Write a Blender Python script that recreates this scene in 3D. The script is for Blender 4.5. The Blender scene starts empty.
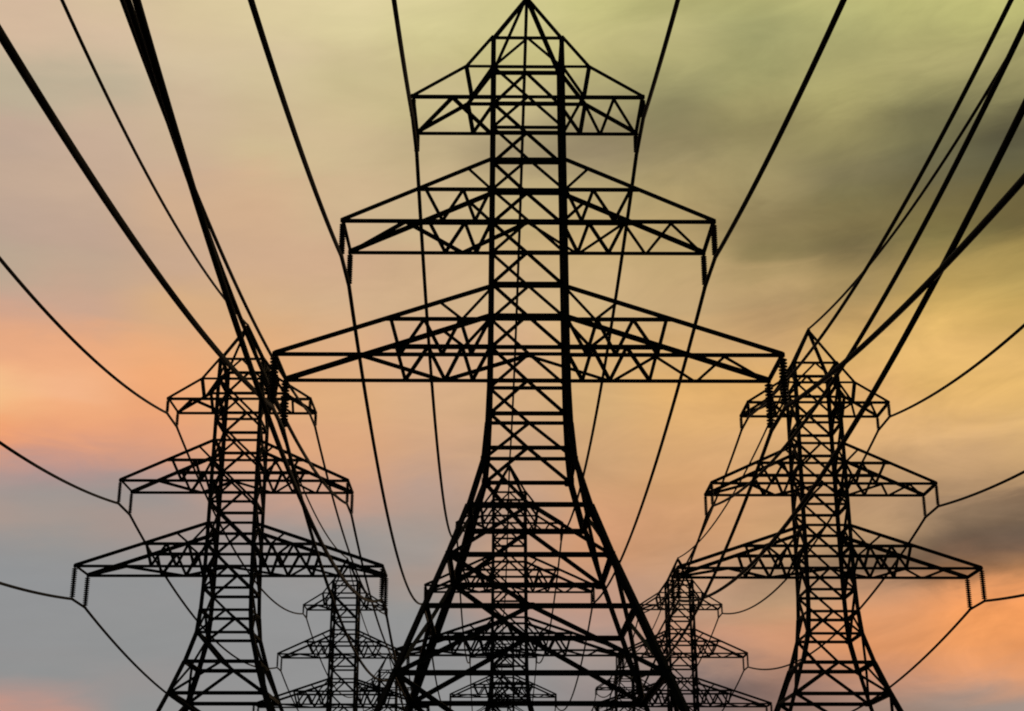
import bpy, bmesh, math, random
from mathutils import Vector, Matrix
random.seed(7)
R = math.radians
S = bpy.context.scene

# ------------------------------------------------------------------ camera
EYE = 1.6                                    # eye height above the ground
cam_data = bpy.data.cameras.new('camera')
cam_data.sensor_width = 36.0
cam_data.lens = 1517.1 / 1024 * 36.0
cam_data.clip_start = 0.1
cam_data.clip_end = 20000
cam = bpy.data.objects.new('camera', cam_data)
S.collection.objects.link(cam)
cam.location = (0, 0, EYE)
cam.rotation_euler = (R(90 + 19.158), 0, 0)
S.camera = cam

# ------------------------------------------------------------------ light
SUN_EL, SUN_AZ = R(3.0), R(12.0)             # a low sun ahead of the camera, beyond the pylons
sun_data = bpy.data.lights.new('sun', 'SUN')
sun_data.energy = 0.35
sun_data.angle = R(0.5)
sun_data.color = (1.0, 0.68, 0.42)
sun = bpy.data.objects.new('sun', sun_data)
S.collection.objects.link(sun)
sun_dir = Vector((math.cos(SUN_EL) * math.sin(SUN_AZ), math.cos(SUN_EL) * math.cos(SUN_AZ), math.sin(SUN_EL)))
sun.rotation_euler = (-sun_dir).to_track_quat('-Z', 'Y').to_euler()

S.view_settings.view_transform = 'Standard'
S.view_settings.look = 'None'
S.view_settings.exposure = 0
S.view_settings.gamma = 1
S.view_settings.use_curve_mapping = False
S.cycles.filter_width = 2.0

# ------------------------------------------------------------------ sky
# colours of the sunset clouds on a grid of compass direction and height above the horizon
SKY_AZ = [-20.4 + 3.4 * i for i in range(13)]
SKY_EL = [5 + 0.93 * i for i in range(31)]
SKY = [
    [(0.738, 0.313, 0.212), (0.535, 0.303, 0.245), (0.318, 0.290, 0.281), (0.291, 0.287, 0.288), (0.284, 0.287, 0.291), (0.283, 0.288, 0.292), (0.285, 0.290, 0.295), (0.314, 0.296, 0.291), (0.417, 0.315, 0.270), (0.395, 0.307, 0.281), (0.562, 0.318, 0.248), (0.876, 0.361, 0.173), (0.902, 0.469, 0.221), (0.914, 0.522, 0.255), (0.843, 0.427, 0.228), (0.756, 0.394, 0.233), (0.609, 0.377, 0.271), (0.526, 0.388, 0.285), (0.501, 0.388, 0.288), (0.503, 0.371, 0.287), (0.517, 0.377, 0.289), (0.542, 0.394, 0.294), (0.518, 0.384, 0.293), (0.529, 0.394, 0.297), (0.513, 0.425, 0.303), (0.531, 0.440, 0.310), (0.651, 0.484, 0.340), (0.652, 0.480, 0.337), (0.650, 0.478, 0.336), (0.650, 0.478, 0.336), (0.650, 0.478, 0.336)],
    [(0.599, 0.300, 0.228), (0.471, 0.295, 0.251), (0.309, 0.288, 0.281), (0.288, 0.287, 0.288), (0.284, 0.287, 0.290), (0.283, 0.287, 0.292), (0.287, 0.290, 0.294), (0.310, 0.297, 0.288), (0.369, 0.307, 0.275), (0.356, 0.302, 0.282), (0.483, 0.301, 0.263), (0.743, 0.345, 0.207), (0.872, 0.405, 0.201), (0.893, 0.461, 0.249), (0.865, 0.428, 0.227), (0.782, 0.400, 0.226), (0.631, 0.383, 0.263), (0.580, 0.380, 0.271), (0.530, 0.382, 0.278), (0.524, 0.372, 0.280), (0.541, 0.387, 0.286), (0.573, 0.410, 0.296), (0.570, 0.410, 0.298), (0.584, 0.425, 0.309), (0.584, 0.442, 0.311), (0.527, 0.440, 0.307), (0.613, 0.482, 0.333), (0.672, 0.506, 0.349), (0.673, 0.522, 0.340), (0.676, 0.529, 0.339), (0.678, 0.530, 0.340)],
    [(0.298, 0.291, 0.282), (0.290, 0.290, 0.287), (0.303, 0.288, 0.282), (0.284, 0.287, 0.287), (0.286, 0.289, 0.289), (0.290, 0.291, 0.292), (0.293, 0.292, 0.292), (0.337, 0.299, 0.283), (0.387, 0.305, 0.270), (0.343, 0.298, 0.280), (0.478, 0.305, 0.255), (0.685, 0.337, 0.212), (0.810, 0.369, 0.191), (0.847, 0.390, 0.186), (0.869, 0.413, 0.194), (0.806, 0.417, 0.211), (0.710, 0.415, 0.229), (0.679, 0.421, 0.233), (0.598, 0.395, 0.262), (0.594, 0.399, 0.268), (0.632, 0.421, 0.272), (0.634, 0.428, 0.278), (0.602, 0.424, 0.289), (0.607, 0.453, 0.298), (0.618, 0.468, 0.312), (0.623, 0.481, 0.320), (0.664, 0.532, 0.346), (0.675, 0.539, 0.340), (0.684, 0.553, 0.337), (0.698, 0.573, 0.341), (0.698, 0.573, 0.341)],
    [(0.298, 0.289, 0.284), (0.297, 0.289, 0.284), (0.288, 0.287, 0.287), (0.288, 0.287, 0.287), (0.289, 0.290, 0.290), (0.292, 0.292, 0.292), (0.298, 0.294, 0.292), (0.325, 0.298, 0.287), (0.391, 0.305, 0.272), (0.485, 0.317, 0.254), (0.582, 0.342, 0.236), (0.721, 0.377, 0.208), (0.739, 0.389, 0.206), (0.762, 0.415, 0.205), (0.788, 0.420, 0.204), (0.763, 0.423, 0.208), (0.739, 0.423, 0.215), (0.677, 0.425, 0.237), (0.650, 0.418, 0.253), (0.631, 0.413, 0.262), (0.643, 0.424, 0.266), (0.654, 0.436, 0.270), (0.648, 0.452, 0.276), (0.631, 0.490, 0.287), (0.627, 0.485, 0.294), (0.617, 0.492, 0.297), (0.645, 0.529, 0.318), (0.666, 0.541, 0.334), (0.700, 0.585, 0.340), (0.712, 0.597, 0.346), (0.713, 0.598, 0.346)],
    [(0.287, 0.287, 0.287), (0.287, 0.287, 0.287), (0.287, 0.287, 0.287), (0.288, 0.288, 0.288), (0.291, 0.291, 0.291), (0.292, 0.292, 0.292), (0.308, 0.296, 0.289), (0.311, 0.298, 0.290), (0.357, 0.307, 0.280), (0.524, 0.327, 0.248), (0.632, 0.354, 0.225), (0.700, 0.382, 0.211), (0.717, 0.397, 0.212), (0.732, 0.419, 0.213), (0.730, 0.421, 0.215), (0.717, 0.419, 0.227), (0.701, 0.423, 0.233), (0.648, 0.428, 0.253), (0.640, 0.423, 0.257), (0.633, 0.416, 0.261), (0.618, 0.435, 0.266), (0.620, 0.452, 0.271), (0.620, 0.456, 0.272), (0.627, 0.485, 0.284), (0.630, 0.491, 0.287), (0.612, 0.498, 0.279), (0.608, 0.513, 0.281), (0.624, 0.525, 0.293), (0.693, 0.600, 0.329), (0.726, 0.628, 0.348), (0.727, 0.629, 0.349)],
    [(0.283, 0.284, 0.284), (0.284, 0.284, 0.284), (0.286, 0.286, 0.286), (0.287, 0.287, 0.288), (0.291, 0.290, 0.289), (0.306, 0.294, 0.282), (0.382, 0.301, 0.259), (0.352, 0.303, 0.273), (0.371, 0.313, 0.277), (0.442, 0.324, 0.266), (0.508, 0.343, 0.264), (0.590, 0.364, 0.239), (0.646, 0.388, 0.228), (0.672, 0.413, 0.235), (0.671, 0.413, 0.238), (0.660, 0.413, 0.252), (0.655, 0.416, 0.254), (0.637, 0.428, 0.251), (0.635, 0.429, 0.251), (0.614, 0.422, 0.247), (0.598, 0.442, 0.253), (0.592, 0.448, 0.257), (0.592, 0.448, 0.257), (0.548, 0.429, 0.241), (0.551, 0.440, 0.248), (0.579, 0.486, 0.255), (0.588, 0.495, 0.264), (0.596, 0.518, 0.262), (0.656, 0.587, 0.295), (0.673, 0.599, 0.307), (0.679, 0.602, 0.312)],
    [(0.283, 0.283, 0.283), (0.283, 0.283, 0.283), (0.288, 0.284, 0.282), (0.301, 0.287, 0.278), (0.326, 0.290, 0.272), (0.461, 0.302, 0.242), (0.488, 0.315, 0.230), (0.530, 0.327, 0.219), (0.505, 0.318, 0.222), (0.485, 0.323, 0.232), (0.552, 0.345, 0.227), (0.581, 0.367, 0.227), (0.603, 0.379, 0.224), (0.649, 0.409, 0.223), (0.654, 0.413, 0.225), (0.661, 0.415, 0.241), (0.649, 0.419, 0.242), (0.613, 0.428, 0.239), (0.611, 0.429, 0.239), (0.596, 0.420, 0.223), (0.571, 0.421, 0.209), (0.548, 0.428, 0.221), (0.537, 0.422, 0.220), (0.396, 0.312, 0.175), (0.402, 0.328, 0.182), (0.557, 0.467, 0.246), (0.567, 0.487, 0.242), (0.550, 0.493, 0.220), (0.602, 0.542, 0.257), (0.618, 0.564, 0.265), (0.612, 0.560, 0.260)],
    [(0.277, 0.247, 0.240), (0.278, 0.246, 0.239), (0.304, 0.255, 0.242), (0.343, 0.280, 0.254), (0.420, 0.290, 0.240), (0.501, 0.301, 0.223), (0.539, 0.312, 0.212), (0.620, 0.321, 0.177), (0.612, 0.314, 0.169), (0.613, 0.325, 0.169), (0.618, 0.344, 0.175), (0.626, 0.369, 0.187), (0.644, 0.387, 0.189), (0.662, 0.414, 0.191), (0.660, 0.417, 0.191), (0.676, 0.426, 0.193), (0.662, 0.430, 0.201), (0.613, 0.428, 0.216), (0.609, 0.428, 0.217), (0.587, 0.417, 0.202), (0.578, 0.413, 0.195), (0.531, 0.400, 0.196), (0.461, 0.363, 0.181), (0.333, 0.264, 0.146), (0.296, 0.239, 0.134), (0.388, 0.330, 0.169), (0.444, 0.392, 0.185), (0.528, 0.476, 0.210), (0.549, 0.497, 0.220), (0.567, 0.529, 0.224), (0.564, 0.527, 0.223)],
    [(0.236, 0.172, 0.160), (0.244, 0.178, 0.165), (0.283, 0.207, 0.190), (0.427, 0.263, 0.196), (0.553, 0.299, 0.194), (0.507, 0.312, 0.203), (0.552, 0.326, 0.201), (0.612, 0.339, 0.184), (0.626, 0.334, 0.167), (0.636, 0.341, 0.164), (0.656, 0.359, 0.162), (0.667, 0.377, 0.170), (0.722, 0.414, 0.174), (0.752, 0.433, 0.169), (0.765, 0.445, 0.165), (0.684, 0.422, 0.180), (0.624, 0.395, 0.178), (0.544, 0.369, 0.180), (0.539, 0.372, 0.181), (0.508, 0.364, 0.171), (0.461, 0.337, 0.156), (0.450, 0.337, 0.156), (0.431, 0.335, 0.157), (0.343, 0.276, 0.137), (0.268, 0.226, 0.111), (0.272, 0.242, 0.117), (0.328, 0.300, 0.138), (0.439, 0.402, 0.177), (0.483, 0.441, 0.196), (0.470, 0.443, 0.184), (0.465, 0.440, 0.182)],
    [(0.294, 0.181, 0.145), (0.295, 0.182, 0.146), (0.344, 0.202, 0.154), (0.545, 0.276, 0.163), (0.607, 0.305, 0.168), (0.538, 0.323, 0.182), (0.475, 0.300, 0.179), (0.509, 0.318, 0.174), (0.597, 0.348, 0.170), (0.608, 0.345, 0.171), (0.635, 0.361, 0.168), (0.676, 0.392, 0.176), (0.714, 0.415, 0.176), (0.780, 0.444, 0.164), (0.783, 0.447, 0.158), (0.645, 0.392, 0.169), (0.523, 0.327, 0.149), (0.434, 0.288, 0.136), (0.455, 0.316, 0.144), (0.290, 0.224, 0.096), (0.278, 0.216, 0.096), (0.308, 0.242, 0.111), (0.366, 0.297, 0.137), (0.334, 0.279, 0.127), (0.315, 0.271, 0.120), (0.379, 0.336, 0.144), (0.363, 0.342, 0.146), (0.370, 0.353, 0.152), (0.372, 0.360, 0.155), (0.405, 0.388, 0.158), (0.405, 0.387, 0.157)],
    [(0.333, 0.235, 0.188), (0.360, 0.238, 0.183), (0.560, 0.279, 0.171), (0.725, 0.312, 0.142), (0.744, 0.322, 0.141), (0.652, 0.315, 0.159), (0.422, 0.248, 0.147), (0.337, 0.213, 0.125), (0.502, 0.312, 0.167), (0.514, 0.317, 0.171), (0.561, 0.341, 0.172), (0.672, 0.400, 0.182), (0.713, 0.418, 0.177), (0.758, 0.435, 0.172), (0.758, 0.447, 0.164), (0.736, 0.452, 0.159), (0.576, 0.362, 0.136), (0.410, 0.281, 0.115), (0.343, 0.245, 0.101), (0.197, 0.152, 0.067), (0.236, 0.187, 0.078), (0.221, 0.188, 0.083), (0.215, 0.183, 0.089), (0.295, 0.256, 0.111), (0.355, 0.311, 0.130), (0.439, 0.395, 0.161), (0.424, 0.388, 0.162), (0.422, 0.397, 0.166), (0.472, 0.452, 0.185), (0.483, 0.459, 0.184), (0.483, 0.459, 0.184)],
    [(0.341, 0.265, 0.227), (0.361, 0.261, 0.213), (0.673, 0.317, 0.169), (0.829, 0.337, 0.131), (0.869, 0.336, 0.113), (0.814, 0.320, 0.116), (0.438, 0.215, 0.104), (0.223, 0.137, 0.087), (0.304, 0.200, 0.122), (0.398, 0.252, 0.143), (0.549, 0.337, 0.170), (0.657, 0.401, 0.186), (0.734, 0.441, 0.174), (0.796, 0.479, 0.163), (0.772, 0.471, 0.158), (0.760, 0.466, 0.156), (0.681, 0.433, 0.135), (0.548, 0.368, 0.115), (0.389, 0.278, 0.093), (0.254, 0.202, 0.071), (0.190, 0.151, 0.057), (0.164, 0.137, 0.062), (0.160, 0.144, 0.072), (0.188, 0.170, 0.079), (0.195, 0.177, 0.082), (0.316, 0.287, 0.123), (0.414, 0.376, 0.157), (0.472, 0.443, 0.177), (0.514, 0.491, 0.189), (0.515, 0.492, 0.189), (0.514, 0.491, 0.189)],
    [(0.331, 0.267, 0.234), (0.387, 0.270, 0.216), (0.731, 0.339, 0.170), (0.855, 0.342, 0.129), (0.903, 0.341, 0.109), (0.886, 0.337, 0.115), (0.538, 0.248, 0.101), (0.186, 0.115, 0.076), (0.233, 0.153, 0.095), (0.354, 0.224, 0.127), (0.592, 0.367, 0.170), (0.690, 0.431, 0.181), (0.744, 0.461, 0.169), (0.772, 0.472, 0.157), (0.758, 0.465, 0.156), (0.670, 0.427, 0.135), (0.592, 0.392, 0.117), (0.446, 0.314, 0.098), (0.392, 0.281, 0.088), (0.188, 0.145, 0.053), (0.161, 0.126, 0.048), (0.148, 0.124, 0.051), (0.126, 0.114, 0.058), (0.110, 0.098, 0.051), (0.226, 0.204, 0.092), (0.352, 0.318, 0.136), (0.377, 0.344, 0.143), (0.517, 0.493, 0.185), (0.527, 0.504, 0.188), (0.527, 0.504, 0.188), (0.527, 0.504, 0.188)],
]

world = bpy.data.worlds.new('World')
S.world = world
world.use_nodes = True
NT = world.node_tree
NT.nodes.clear()
def nd(t, **kw):
    n = NT.nodes.new(t)
    for k, v in kw.items(): setattr(n, k, v)
    return n
def ln(a, b): NT.links.new(a, b)
def mth(op, a, b=None, c=None, clamp=False):
    n = nd('ShaderNodeMath', operation=op, use_clamp=clamp)
    for i, v in enumerate((a, b, c)):
        if v is None: continue
        if isinstance(v, (int, float)): n.inputs[i].default_value = v
        else: ln(v, n.inputs[i])
    return n.outputs[0]
tc = nd('ShaderNodeTexCoord')
sep = nd('ShaderNodeSeparateXYZ'); ln(tc.outputs['Generated'], sep.inputs[0])
az = mth('MULTIPLY', mth('ARCTAN2', sep.outputs[0], sep.outputs[1]), 180 / math.pi)
el = mth('MULTIPLY', mth('ARCSINE', sep.outputs[2]), 180 / math.pi)
# clouds: streaks that lie flat, so the noise is stretched along the horizon
def cloud_noise(scale, sx, sz, detail, rough, off, dist=0.0):
    cm = nd('ShaderNodeCombineXYZ')
    ln(mth('MULTIPLY_ADD', az, sx, off), cm.inputs[0]); ln(mth('MULTIPLY', mth('MULTIPLY_ADD', az, -0.07, el), sz), cm.inputs[1])   # streaks climb slightly to the right
    n = nd('ShaderNodeTexNoise'); n.inputs['Scale'].default_value = scale
    n.inputs['Detail'].default_value = detail; n.inputs['Roughness'].default_value = rough
    n.inputs['Distortion'].default_value = dist
    ln(cm.outputs[0], n.inputs['Vector'])
    return mth('SUBTRACT', n.outputs['Fac'], 0.5)
w1 = cloud_noise(1.0, 0.10, 0.22, 3, 0.5, 3.1, 0.3)
w2 = cloud_noise(1.0, 0.10, 0.22, 3, 0.5, 47.7, 0.3)
st = cloud_noise(1.0, 0.19, 0.50, 7, 0.6, 11.3, 0.6)
fine = cloud_noise(1.0, 0.5, 2.2, 5, 0.6, 90.0, 0.4)
w3 = cloud_noise(1.0, 0.22, 0.9, 6, 0.6, 23.0, 0.8)
azw = mth('MULTIPLY_ADD', w1, 2.0, az)
elw = mth('MULTIPLY_ADD', w3, 1.3, mth('MULTIPLY_ADD', w2, 0.6, el))
tpos = mth('DIVIDE', mth('SUBTRACT', elw, SKY_EL[0]), SKY_EL[-1] - SKY_EL[0], clamp=True)
prev = None
for i, col in enumerate(SKY):
    rp = nd('ShaderNodeValToRGB'); cr = rp.color_ramp; cr.interpolation = 'CARDINAL'
    n = len(col)
    cr.elements[0].position = 0; cr.elements[1].position = 1
    for k in range(1, n - 1): cr.elements.new(k / (n - 1))
    for k in range(n): cr.elements[k].color = (*col[k], 1)
    ln(tpos, rp.inputs[0])
    if prev is None: prev = rp.outputs[0]; continue
    mr = nd('ShaderNodeMapRange', interpolation_type='SMOOTHSTEP')
    ln(azw, mr.inputs[0]); mr.inputs[1].default_value = SKY_AZ[i - 1]; mr.inputs[2].default_value = SKY_AZ[i]
    mx = nd('ShaderNodeMix', data_type='RGBA')
    ln(mr.outputs[0], mx.inputs[0]); ln(prev, mx.inputs[6]); ln(rp.outputs[0], mx.inputs[7]); prev = mx.outputs[2]
# thin streaks brighten and dim the cloud sheet a little; more on the right where the clouds are heavy
amt = nd('ShaderNodeMapRange'); ln(az, amt.inputs[0])
amt.inputs[1].default_value = -12; amt.inputs[2].default_value = 16; amt.inputs[3].default_value = 0.10; amt.inputs[4].default_value = 0.7
gain = mth('ADD', mth('MULTIPLY_ADD', st, amt.outputs[0], 1.0), mth('MULTIPLY', fine, 0.05))
# darker cloud banks low on the right and high on the right: (azimuth, elevation, half width, half height, shade)
w4 = cloud_noise(1.0, 0.5, 1.6, 6, 0.62, 61.0, 0.6)
for a0, e0, sa, se, shade in [(14.31, 11.03, 2.3, 0.55, 0.62), (17.26, 12.05, 2.6, 0.8, 0.72), (8.59, 6.65, 2.2, 0.6, 0.72), (16.58, 10.48, 2.0, 0.35, 0.66), (9.91, 10.77, 2.0, 0.6, 0.85), (18.59, 13.03, 1.6, 0.4, 0.8), (17.5, 26.69, 2.6, 1.0, 0.94), (11.33, 24.03, 1.8, 0.7, 0.95)]:
    u = mth('DIVIDE', mth('SUBTRACT', mth('MULTIPLY_ADD', w4, 4.5, az), a0), sa)
    v = mth('DIVIDE', mth('SUBTRACT', mth('MULTIPLY_ADD', w3, 1.6, el), e0), se)
    r2 = mth('ADD', mth('MULTIPLY', u, u), mth('MULTIPLY', v, v))
    body = mth('EXPONENT', mth('MULTIPLY', r2, -0.9))
    gain = mth('MULTIPLY', gain, mth('MULTIPLY_ADD', body, shade - 1.0, 1.0))
gm = nd('ShaderNodeVectorMath', operation='SCALE'); ln(prev, gm.inputs[0]); ln(gain, gm.inputs['Scale'])
bg_cloud = nd('ShaderNodeBackground'); ln(gm.outputs[0], bg_cloud.inputs[0]); bg_cloud.inputs[1].default_value = 1.0
# the rest of the sky, overhead and behind, is the dusk sky
sky = nd('ShaderNodeTexSky', sky_type='NISHITA', sun_disc=False)
sky.sun_elevation = SUN_EL; sky.sun_rotation = SUN_AZ
bg_sky = nd('ShaderNodeBackground'); ln(sky.outputs[0], bg_sky.inputs[0]); bg_sky.inputs[1].default_value = 0.05
# how far the lit cloud sheet reaches from the sunset direction
dt = nd('ShaderNodeVectorMath', operation='DOT_PRODUCT')
ln(tc.outputs['Generated'], dt.inputs[0]); dt.inputs[1].default_value = Vector((0, math.cos(R(15)), math.sin(R(15))))
reach = nd('ShaderNodeMapRange', interpolation_type='SMOOTHSTEP'); ln(dt.outputs['Value'], reach.inputs[0])
reach.inputs[1].default_value = math.cos(R(70)); reach.inputs[2].default_value = math.cos(R(32))
ms = nd('ShaderNodeMixShader'); ln(reach.outputs[0], ms.inputs[0]); ln(bg_sky.outputs[0], ms.inputs[1]); ln(bg_cloud.outputs[0], ms.inputs[2])
wo = nd('ShaderNodeOutputWorld'); ln(ms.outputs[0], wo.inputs[0])

# ------------------------------------------------------------------ materials
def noise_mat(name, c1, c2, scale, rough, metal=0.0, bump=0.0, spec=0.3):
    m = bpy.data.materials.new(name); m.use_nodes = True
    nt = m.node_tree; b = nt.nodes['Principled BSDF']
    tcn = nt.nodes.new('ShaderNodeTexCoord'); nz = nt.nodes.new('ShaderNodeTexNoise')
    nz.inputs['Scale'].default_value = scale; nz.inputs['Detail'].default_value = 5
    nt.links.new(tcn.outputs['Object'], nz.inputs['Vector'])
    rp = nt.nodes.new('ShaderNodeValToRGB')
    rp.color_ramp.elements[0].position = 0.35; rp.color_ramp.elements[0].color = (*c1, 1)
    rp.color_ramp.elements[1].position = 0.65; rp.color_ramp.elements[1].color = (*c2, 1)
    nt.links.new(nz.outputs['Fac'], rp.inputs[0]); nt.links.new(rp.outputs[0], b.inputs['Base Color'])
    b.inputs['Roughness'].default_value = rough; b.inputs['Metallic'].default_value = metal
    b.inputs['Specular IOR Level'].default_value = spec
    if bump:
        bp = nt.nodes.new('ShaderNodeBump'); bp.inputs['Strength'].default_value = bump
        nt.links.new(nz.outputs['Fac'], bp.inputs['Height']); nt.links.new(bp.outputs[0], b.inputs['Normal'])
    return m
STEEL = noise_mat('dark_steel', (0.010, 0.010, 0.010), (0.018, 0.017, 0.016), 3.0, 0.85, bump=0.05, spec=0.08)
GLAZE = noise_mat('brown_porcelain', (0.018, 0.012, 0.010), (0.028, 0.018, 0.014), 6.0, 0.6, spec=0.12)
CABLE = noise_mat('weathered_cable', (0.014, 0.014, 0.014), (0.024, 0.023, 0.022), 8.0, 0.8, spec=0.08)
CONC = noise_mat('footing_concrete', (0.20, 0.19, 0.18), (0.32, 0.31, 0.29), 2.0, 0.95, bump=0.3)
GROUND = noise_mat('dry_grass_ground', (0.040, 0.045, 0.022), (0.075, 0.068, 0.038), 0.08, 1.0, bump=0.4)

# ------------------------------------------------------------------ helpers
def link(name, bm, mat, parent=None, smooth=False):
    me = bpy.data.meshes.new(name); bm.to_mesh(me); bm.free(); me.materials.append(mat)
    if smooth:
        for p in me.polygons: p.use_smooth = True
    o = bpy.data.objects.new(name, me); S.collection.objects.link(o)
    if parent: o.parent = parent
    return o
GAUGE = 1.0                                   # heavier steel sections on some pylons
def bar(bm, a, b, w, out=None, t=None):
    """steel angle section (L) from a to b, flange width w"""
    w = w * GAUGE
    a, b = Vector(a), Vector(b); d = (b - a)
    if d.length < 1e-4: return
    d.normalize(); t = t or w * 0.22
    up = Vector((0, 0, 1)) if abs(d.z) < 0.9 else Vector((0, 1, 0))
    u = d.cross(up).normalized(); v = d.cross(u).normalized()
    if out is not None:                       # turn the heel of the angle outwards
        o = Vector(out)
        if u.dot(o) < 0: u = -u
        if v.dot(o) < 0: v = -v
    h = w / 2
    prof = [(h, h), (-h, h), (-h, h - t), (h - t, h - t), (h - t, -h), (h, -h)]
    r0 = [bm.verts.new(a + u * x + v * y) for x, y in prof]
    r1 = [bm.verts.new(b + u * x + v * y) for x, y in prof]
    n = len(prof)
    for i in range(n):
        j = (i + 1) % n
        bm.faces.new((r0[i], r0[j], r1[j], r1[i]))
    for r in (r0, r1):                        # L caps as two quads
        bm.faces.new((r[0], r[1], r[2], r[3])); bm.faces.new((r[0], r[3], r[4], r[5]))
def box(bm, c, s):
    m = bmesh.ops.create_cube(bm, size=1.0)
    for v in m['verts']: v.co = Vector((v.co.x * s[0], v.co.y * s[1], v.co.z * s[2])) + Vector(c)
def plate(bm, c, sx, sz, t=0.03, axis='y'):
    """gusset plate with clipped corners"""
    k = 0.3
    p = [(-1, -1 + k), (-1 + k, -1), (1 - k, -1), (1, -1 + k), (1, 1 - k), (1 - k, 1), (-1 + k, 1), (-1, 1 - k)]
    rings = []
    for o in (-t / 2, t / 2):
        if axis == 'y': rings.append([bm.verts.new((c[0] + x * sx / 2, c[1] + o, c[2] + z * sz / 2)) for x, z in p])
        else: rings.append([bm.verts.new((c[0] + o, c[1] + x * sx / 2, c[2] + z * sz / 2)) for x, z in p])
    bm.faces.new(rings[0]); bm.faces.new(list(reversed(rings[1])))
    for i in range(8):
        j = (i + 1) % 8
        bm.faces.new((rings[0][i], rings[0][j], rings[1][j], rings[1][i]))
def lathe(bm, cx, cy, prof, seg=12):
    rows = [[bm.verts.new((cx + r * math.cos(2 * math.pi * k / seg), cy + r * math.sin(2 * math.pi * k / seg), z)) for k in range(seg)] for r, z in prof]
    for a, b in zip(rows, rows[1:]):
        for k in range(seg):
            j = (k + 1) % seg
            bm.faces.new((a[k], a[j], b[j], b[k]))
    bm.faces.new(rows[0]); bm.faces.new(list(reversed(rows[-1])))

# ------------------------------------------------------------------ ground
bm = bmesh.new()
rings = [0, 40, 90, 160, 260, 420, 700, 1200, 2200, 4500, 9000]
seg = 96
prev_r = None
for r in rings:
    if r == 0:
        prev_r = [bm.verts.new((0, 0, 0))]; continue
    row = []
    for k in range(seg):
        a = 2 * math.pi * k / seg
        x, y = r * math.cos(a), r * math.sin(a)
        z = 0.10 * math.sin(x * 0.031 + 1) * math.cos(y * 0.027)
        if r > 2000: z = 0
        row.append(bm.verts.new((x, y, z - 0.02)))
    for k in range(seg):
        j = (k + 1) % seg
        if len(prev_r) == 1: bm.faces.new((prev_r[0], row[k], row[j]))
        else: bm.faces.new((prev_r[k], row[k], row[j], prev_r[j]))
    prev_r = row
g = link('ground', bm, GROUND, smooth=True)
g['kind'] = 'structure'

# ------------------------------------------------------------------ the pylon
# heights (above the eye) of the panel points and the half-width of the body there
LV = [(50.0, 0.0), (46.1, 1.97), (44.1, 1.98), (42.15, 1.99), (40.2, 2.00), (38.2, 2.01), (36.3, 2.02), (34.4, 2.03),
      (32.45, 2.04), (30.5, 2.05), (28.58, 2.06), (26.58, 2.08), (24.65, 2.11), (22.68, 2.19), (20.7, 2.37),
      (18.1, 3.10), (15.3, 4.08), (12.55, 5.14), (9.15, 6.43), (4.6, 8.15), (-1.0, 10.25)]
def zz(z): return z + EYE
ARM = [(6.54, 42.15), (10.27, 34.4), (13.63, 26.58)]
ARM_B = 2.2
STRING = [1.35, 2.1, 2.9]
CORN = [(-1, -1), (1, -1), (1, 1), (-1, 1)]
def body_half(z):
    for (z1, a1), (z0, a0) in zip(LV, LV[1:]):
        if z0 <= z <= z1: return a0 + (a1 - a0) * (z - z0) / (z1 - z0)
    return LV[-1][1]

def deep(z, a):                              # the shaft is a little deeper than it is wide
    return a + 0.17 * min(1.0, max(0.0, (z - 18.1) / 4.0)) * (0.0 if z > 46 else 1.0)

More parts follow.
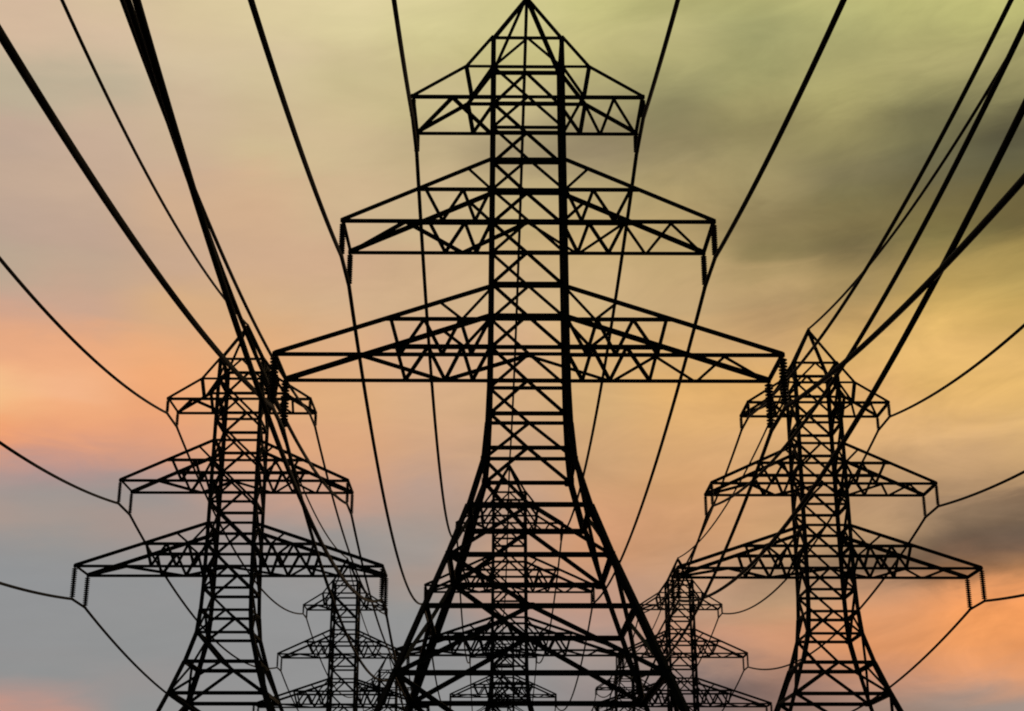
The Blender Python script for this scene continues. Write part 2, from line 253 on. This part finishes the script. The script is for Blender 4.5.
def make_pylon(gauge):
    global GAUGE
    GAUGE = gauge
    root = bpy.data.objects.new('lattice_pylon', None); S.collection.objects.link(root)
    # legs
    for sx, sy in CORN:
        bm = bmesh.new()
        for (z1, a1), (z0, a0) in zip(LV[1:], LV[2:]):
            w = 0.27 if z1 > 24 else (0.30 if z1 > 15 else 0.31)
            bar(bm, (sx * a1, sy * deep(z1, a1), zz(z1)), (sx * a0, sy * deep(z0, a0), zz(z0 - 0.03)), w, out=(sx, sy, 0), t=0.06)
        # splice plates where the leg sections join
        for z, a in (LV[14], LV[16], LV[18], LV[19]):
            plate(bm, (sx * a - sx * 0.12, sy * (a + 0.17), zz(z)), 0.44, 0.40, axis='y')
            plate(bm, (sx * (a + 0.17), sy * a - sy * 0.12, zz(z)), 0.44, 0.40, axis='x')
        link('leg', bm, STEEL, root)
        bm = bmesh.new()
        a = LV[-1][1]
        lathe(bm, sx * a, sy * a, [(0.62, -0.45), (0.62, 0.18), (0.5, 0.30), (0.38, 0.50), (0.34, 0.62)], 16)
        link('footing', bm, CONC, root)
    # bracing of the four faces
    def face_pt(face, s, z, off=0.0):
        h = body_half(z); d = deep(z, h)
        return {0: (s * h, -d - off, zz(z)), 1: (-s * h, d + off, zz(z)), 2: (h + off, s * d, zz(z)), 3: (-h - off, -s * d, zz(z))}[face]
    FACE_N = [(0, -1, 0), (0, 1, 0), (1, 0, 0), (-1, 0, 0)]
    for fc in range(4):
        bm = bmesh.new()
        o = FACE_N[fc]
        # the slope of the long diagonals leans the same way on the near and on the far face
        f = -1 if fc == 1 else 1
        for i in range(1, len(LV) - 1):
            z = LV[i][0]
            w = 0.19 if z > 20 else 0.25
            bar(bm, face_pt(fc, -1, z), face_pt(fc, 1, z), w, out=(o[0], o[1], 1))
        # under the peak: an inverted V
        for q in (-1, 1): bar(bm, face_pt(fc, 0, 46.1, 0.02), face_pt(fc, q, 44.1, 0.02), 0.15, out=o)
        # shaft: over every two panels one long diagonal and the lower half of the other
        for i in range(2, 13, 2):
            z2, z1, z0 = LV[i][0], LV[i + 1][0], LV[i + 2][0]
            bar(bm, face_pt(fc, -f, z2, 0.02), face_pt(fc, 0, z1, 0.02), 0.165, out=o)
            bar(bm, face_pt(fc, 0, z1, 0.02), face_pt(fc, f, z0, 0.02), 0.165, out=o)
            bar(bm, face_pt(fc, 0, z1, 0.02), face_pt(fc, -f, z0, 0.02), 0.165, out=o)
        # spread base: a long diagonal over two panels and half of the other one
        for i in (14, 16, 18):
            z2, z1, z0 = LV[i][0], LV[i + 1][0], LV[i + 2][0]
            wd = 0.18 if i == 14 else 0.22
            bar(bm, face_pt(fc, -f, z2, 0.02), face_pt(fc, 0, z1, 0.02), wd, out=o)
            bar(bm, face_pt(fc, 0, z1, 0.02), face_pt(fc, f, z0, 0.02), wd, out=o)
            bar(bm, face_pt(fc, 0, z1, 0.02), face_pt(fc, -f, z0, 0.02), wd, out=o)
            plate(bm, face_pt(fc, 0, z1, 0.10), 0.42, 0.34, axis='y' if fc < 2 else 'x')
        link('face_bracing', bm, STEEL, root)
    # peak
    bm = bmesh.new()
    for sx, sy in CORN:
        bar(bm, (sx * 1.97, sy * 1.97, zz(46.1)), (0.02 * sx, 0.02 * sy, zz(50.0)), 0.20, out=(sx, sy, 0))
    box(bm, (0, 0, zz(50.0)), (0.34, 0.34, 0.22))
    pk = link('peak', bm, STEEL, root)
    bm = bmesh.new()
    lathe(bm, 0, 0, [(0.05, zz(50.34)), (0.09, zz(50.28)), (0.09, zz(50.2)), (0.05, zz(50.1))], 10)
    link('earth_wire_clamp', bm, STEEL, pk)
    # cross-arms
    ZIG = {  # bottom plane: (x, face) nodes from the far tip inwards; face -1 towards the camera
     (0, -1): [(4.3, -1), (2.14, 1)], (0, 1): [(4.9, -1), (4.4, 1), (3.1, -1), (2.14, 1)],
     (1, -1): [(6.8, -1), (3.75, 1), (0, -1)], (1, 1): [(7.9, -1), (6.9, 1), (5.3, -1), (2.95, 1), (0, -1)],
     (2, -1): [(9.1, -1), (4.75, 1), (0, -1)], (2, 1): [(10.5, -1), (9.5, 1), (6.8, -1), (4.75, 1), (0, -1)]}
    for k, (W, Z) in enumerate(ARM):
        for s in (-1, 1):
            L = lambda x, fc, z: (s * x, fc * ARM_B, zz(z))
            # the arm is a bottom frame with two inclined hangers per face and webs between them
            ch = bmesh.new()
            for fc in (-1, 1):
                bar(ch, L(W + 0.08, fc, Z), L(2.03, fc, Z), 0.17 if fc < 0 else 0.20, out=(0, fc, -1))
            bar(ch, L(W, -1, Z), L(W, 1, Z), 0.18, out=(0, 0, 1))
            cn = [(W, 1)] + ZIG[(k, s)]
            for p, q in zip(cn, cn[1:]):
                bar(ch, L(p[0], p[1], Z - 0.03), L(q[0], q[1], Z - 0.03), 0.17, out=(0, 0, -1))
            arm = link('cross_arm', ch, STEEL, root)
            for fc in (-1, 1):
                out = (0, fc, 1); tb = bmesh.new(); wb = bmesh.new()
                if k == 0:
                    bar(tb, L(W, fc, Z + 0.05), L(3.53, fc, 44.1), 0.18, out=out)
                    bar(tb, L(3.53, fc, 44.1), (s * 1.99, fc * 1.99, zz(46.22)), 0.18, out=out)
                    bar(wb, L(3.53, fc, 44.1), L(2.03, fc, 44.1), 0.16, out=out)
                    bar(wb, L(3.53, fc, 44.1), L(3.2, fc, Z), 0.24, out=out)
                    bar(wb, L(3.2, fc, Z), L(2.0, fc, 44.1), 0.17, out=out)
                elif k == 1:
                    bar(tb, L(W, fc, Z + 0.05), L(2.03, fc, 38.2), 0.22, out=out)
                    bar(wb, L(6.15, fc, 36.3), L(2.03, fc, 36.3), 0.22, out=out)
                    n = [(5.7, 36.3), (4.75, Z), (3.62, 36.3), (2.95, Z), (2.1, 36.3)]
                    for p, q in zip(n, n[1:]): bar(wb, L(p[0], fc, p[1]), L(q[0], fc, q[1]), 0.18, out=out)
                    bar(wb, L(3.35, fc, 37.6), L(2.03, fc, 36.3), 0.15, out=out)
                else:
                    bar(tb, L(W, fc, Z + 0.05), L(2.03, fc, 30.5), 0.24, out=out)
                    bar(wb, L(7.8, fc, 28.58), L(2.03, fc, 28.58), 0.22, out=out)
                    n = [(7.45, 28.58), (6.9, Z), (5.65, 28.58), (4.65, Z), (3.7, 28.58), (3.1, Z), (2.1, 28.58)]
                    for p, q in zip(n, n[1:]): bar(wb, L(p[0], fc, p[1]), L(q[0], fc, q[1]), 0.19, out=out)
                    bar(wb, L(4.85, fc, 29.6), L(3.6, fc, 28.58), 0.15, out=out)
                    bar(wb, L(2.03, fc, 30.4), L(3.6, fc, 28.58), 0.15, out=out)
                plate(tb, L(W - 0.02, fc * 1.02, Z + 0.02), 0.32, 0.30)
                link('top_chord', tb, STEEL, arm)
                link('arm_bracing', wb, STEEL, arm)
            for fc in (-1, 1):
                ib = bmesh.new()
                top = zz(Z) - 0.10; ln_ = STRING[k] - 0.10; bot = top - ln_
                rad = (0.17, 0.18, 0.25)[k]; core = (0.09, 0.09, 0.10)[k]; n = (9, 13, 14)[k]
                prof = [(0.06, top), (0.07, top - 0.06)]
                zt, zb = top - 0.08, bot + 0.10
                ps = (zt - zb) / n
                for q in range(n):
                    z = zt - q * ps
                    prof += [(core, z), (rad, z - ps * 0.40), (rad * 0.97, z - ps * 0.62), (core, z - ps * 0.80)]
                prof += [(0.06, zb), (0.05, bot)]
                lathe(ib, s * W, fc * ARM_B, prof, 14)
                ins = link('insulator_string', ib, GLAZE, arm, smooth=False)
                cb = bmesh.new()
                box(cb, (s * W, fc * ARM_B, bot - 0.01), (0.20, 0.55, 0.13)); box(cb, (s * W, fc * ARM_B, bot + 0.10), (0.09, 0.14, 0.14))
                link('conductor_clamp', cb, STEEL, ins)

    GAUGE = 1.0
    return root

def copy_tree(o, parent=None):
    c = o.copy(); S.collection.objects.link(c)
    if parent: c.parent = parent
    for ch in list(kids.get(o.name, [])): copy_tree(ch, c)
    return c
PROTO = {g: make_pylon(g) for g in (1.07, 1.3, 1.36)}
kids = {}
for ob in list(S.objects):
    if ob.parent: kids.setdefault(ob.parent.name, []).append(ob)
used = set()

YAW = R(0.436)
#        line,    x,       y,      z rise, label
PYLONS = [
 ('C', 0.890, 79.18, 0.21, 'tallest and nearest black lattice pylon, in the centre, its peak at the top edge'),
 ('L', -25.15, 135.58, -0.05, 'middle-sized black lattice pylon left of the tallest one, its peak just below the thick cables'),
 ('R', 28.48, 137.00, 0.06, 'middle-sized black lattice pylon right of the tallest one, against the yellow and orange sky'),
 ('C', -0.33, 186.10, -0.18, 'smaller black lattice pylon seen between the spread legs of the tallest pylon'),
 ('L', -26.90, 245.21, -0.13, 'small black lattice pylon between the left middle-sized pylon and the legs of the tallest one'),
 ('R', 27.18, 245.85, 0.06, 'small black lattice pylon between the legs of the tallest one and the right middle-sized pylon'),
 ('C', -1.74, 301.66, 0.04, 'tiny distant lattice pylon low between the tallest pylon\'s legs, behind the smaller one there'),
 ('L', -28.60, 355.0, 0.0, 'tiny distant lattice pylon crossed by the left leg of the tallest pylon'),
 ('R', 25.90, 355.0, 0.0, 'tiny distant lattice pylon crossed by the right leg of the tallest pylon'),
 ('C', -3.10, 409.0, 0.0, 'farthest pylon of the central line, only its peak showing at the bottom edge'),
 ('L', -30.30, 464.5, 0.0, 'farthest pylon of the left line, a tip at the bottom edge by the left leg'),
 ('R', 24.60, 464.5, 0.0, 'farthest pylon of the right line, a tip at the bottom edge inside the right leg'),
]
for i, (line, x, y, dz, lab) in enumerate(PYLONS):
    gauge = 1.07 if i == 0 else (1.3 if i < 3 else 1.36)
    o = copy_tree(PROTO[gauge]) if gauge in used else PROTO[gauge]
    used.add(gauge)
    o.location = (x, y, dz); o.rotation_euler = (0, 0, YAW)
    o['label'] = lab; o['category'] = 'pylon'; o['group'] = 'lattice pylons of three parallel power lines'

# ------------------------------------------------------------------ cables
def local(T, p):
    c, s = math.cos(YAW), math.sin(YAW)
    return Vector((T[0] + p[0] * c - p[1] * s, T[1] + p[0] * s + p[1] * c, T[2] + p[2]))
def hang(T, key, fc):
    if key == 'E': return local(T, (0, 0, zz(50.2)))
    k, s = key
    return local(T, (s * ARM[k][0], fc * ARM_B, zz(ARM[k][1]) - STRING[k] - 0.03))
def tube(bm, pts, r, seg=8):
    prev = None
    for i, p in enumerate(pts):
        d = (pts[min(i + 1, len(pts) - 1)] - pts[max(i - 1, 0)]).normalized()
        u = d.cross(Vector((0, 0, 1))).normalized(); v = u.cross(d)
        row = [bm.verts.new(p + u * (r * math.cos(2 * math.pi * k / seg)) + v * (r * math.sin(2 * math.pi * k / seg))) for k in range(seg)]
        if prev:
            for k in range(seg):
                j = (k + 1) % seg
                bm.faces.new((prev[k], prev[j], row[j], row[k]))
        else: bm.faces.new(row)
        prev = row
    bm.faces.new(list(reversed(prev)))
START = {'C': (2.5, -33.0, 0.0), 'L': (-22.9, 18.0, 0.0), 'R': (29.0, 14.0, 3.0)}
SAG = {  # sag in metres of the first and of the second span; later spans hang 5 m
 'C': {'E': (4.5, 4.0), (0, -1): (5.5, 7.6), (1, -1): (4.8, 5.5), (2, -1): (5.0, 5.2), (0, 1): (4.6, 4.5), (1, 1): (3.9, 3.2), (2, 1): (4.7, 4.6)},
 'L': {'E': (6.0, 4), (0, -1): (5.5, 4.6), (1, -1): (4.8, 4.3), (2, -1): (4.1, 3.4), (0, 1): (4.7, 4), (1, 1): (5.5, 4), (2, 1): (6.0, 4)},
 'R': {'E': (6.5, 4), (0, -1): (6.0, 4), (1, -1): (6.5, 4), (2, -1): (6.5, 4), (0, 1): (6.5, 4.9), (1, 1): (5.5, 4.8), (2, 1): (5.0, 4)}}
WHERE = {'C': 'of the central pylon line', 'L': 'of the left pylon line', 'R': 'of the right pylon line'}
ROWN = ['top', 'middle', 'bottom']
for line in 'CLR':
    towers = [(x, y, dz) for l, x, y, dz, _ in PYLONS if l == line]
    for key in SAG[line]:
        pts = []
        a = hang(START[line], key, 1)
        for i, T in enumerate(towers):
            b = hang(T, key, -1)
            sag = SAG[line][key][min(i, 1)] if i < 2 else 5.0
            n = 64 if i == 0 else 40
            for q in range(n + 1):
                t = q / n
                if pts and q == 0 and (pts[-1] - a).length < 1e-3: continue
                p = a.lerp(b, t); p.z -= 4 * sag * t * (1 - t); pts.append(p)
            a = hang(T, key, 1)
            if key != 'E': pts.append(a.copy())
        bm = bmesh.new()
        tube(bm, pts, 0.105 if key == 'E' else 0.118)
        name = 'earth_wire' if key == 'E' else 'conductor_cable'
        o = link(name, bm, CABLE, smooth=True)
        if key == 'E': o['label'] = 'thin earth wire running peak to peak ' + WHERE[line]
        else: o['label'] = 'black cable hung from the ' + ROWN[key[0]] + (' left arms ' if key[1] < 0 else ' right arms ') + WHERE[line]
        o['category'] = 'cable'; o['group'] = 'cables of the three power lines'
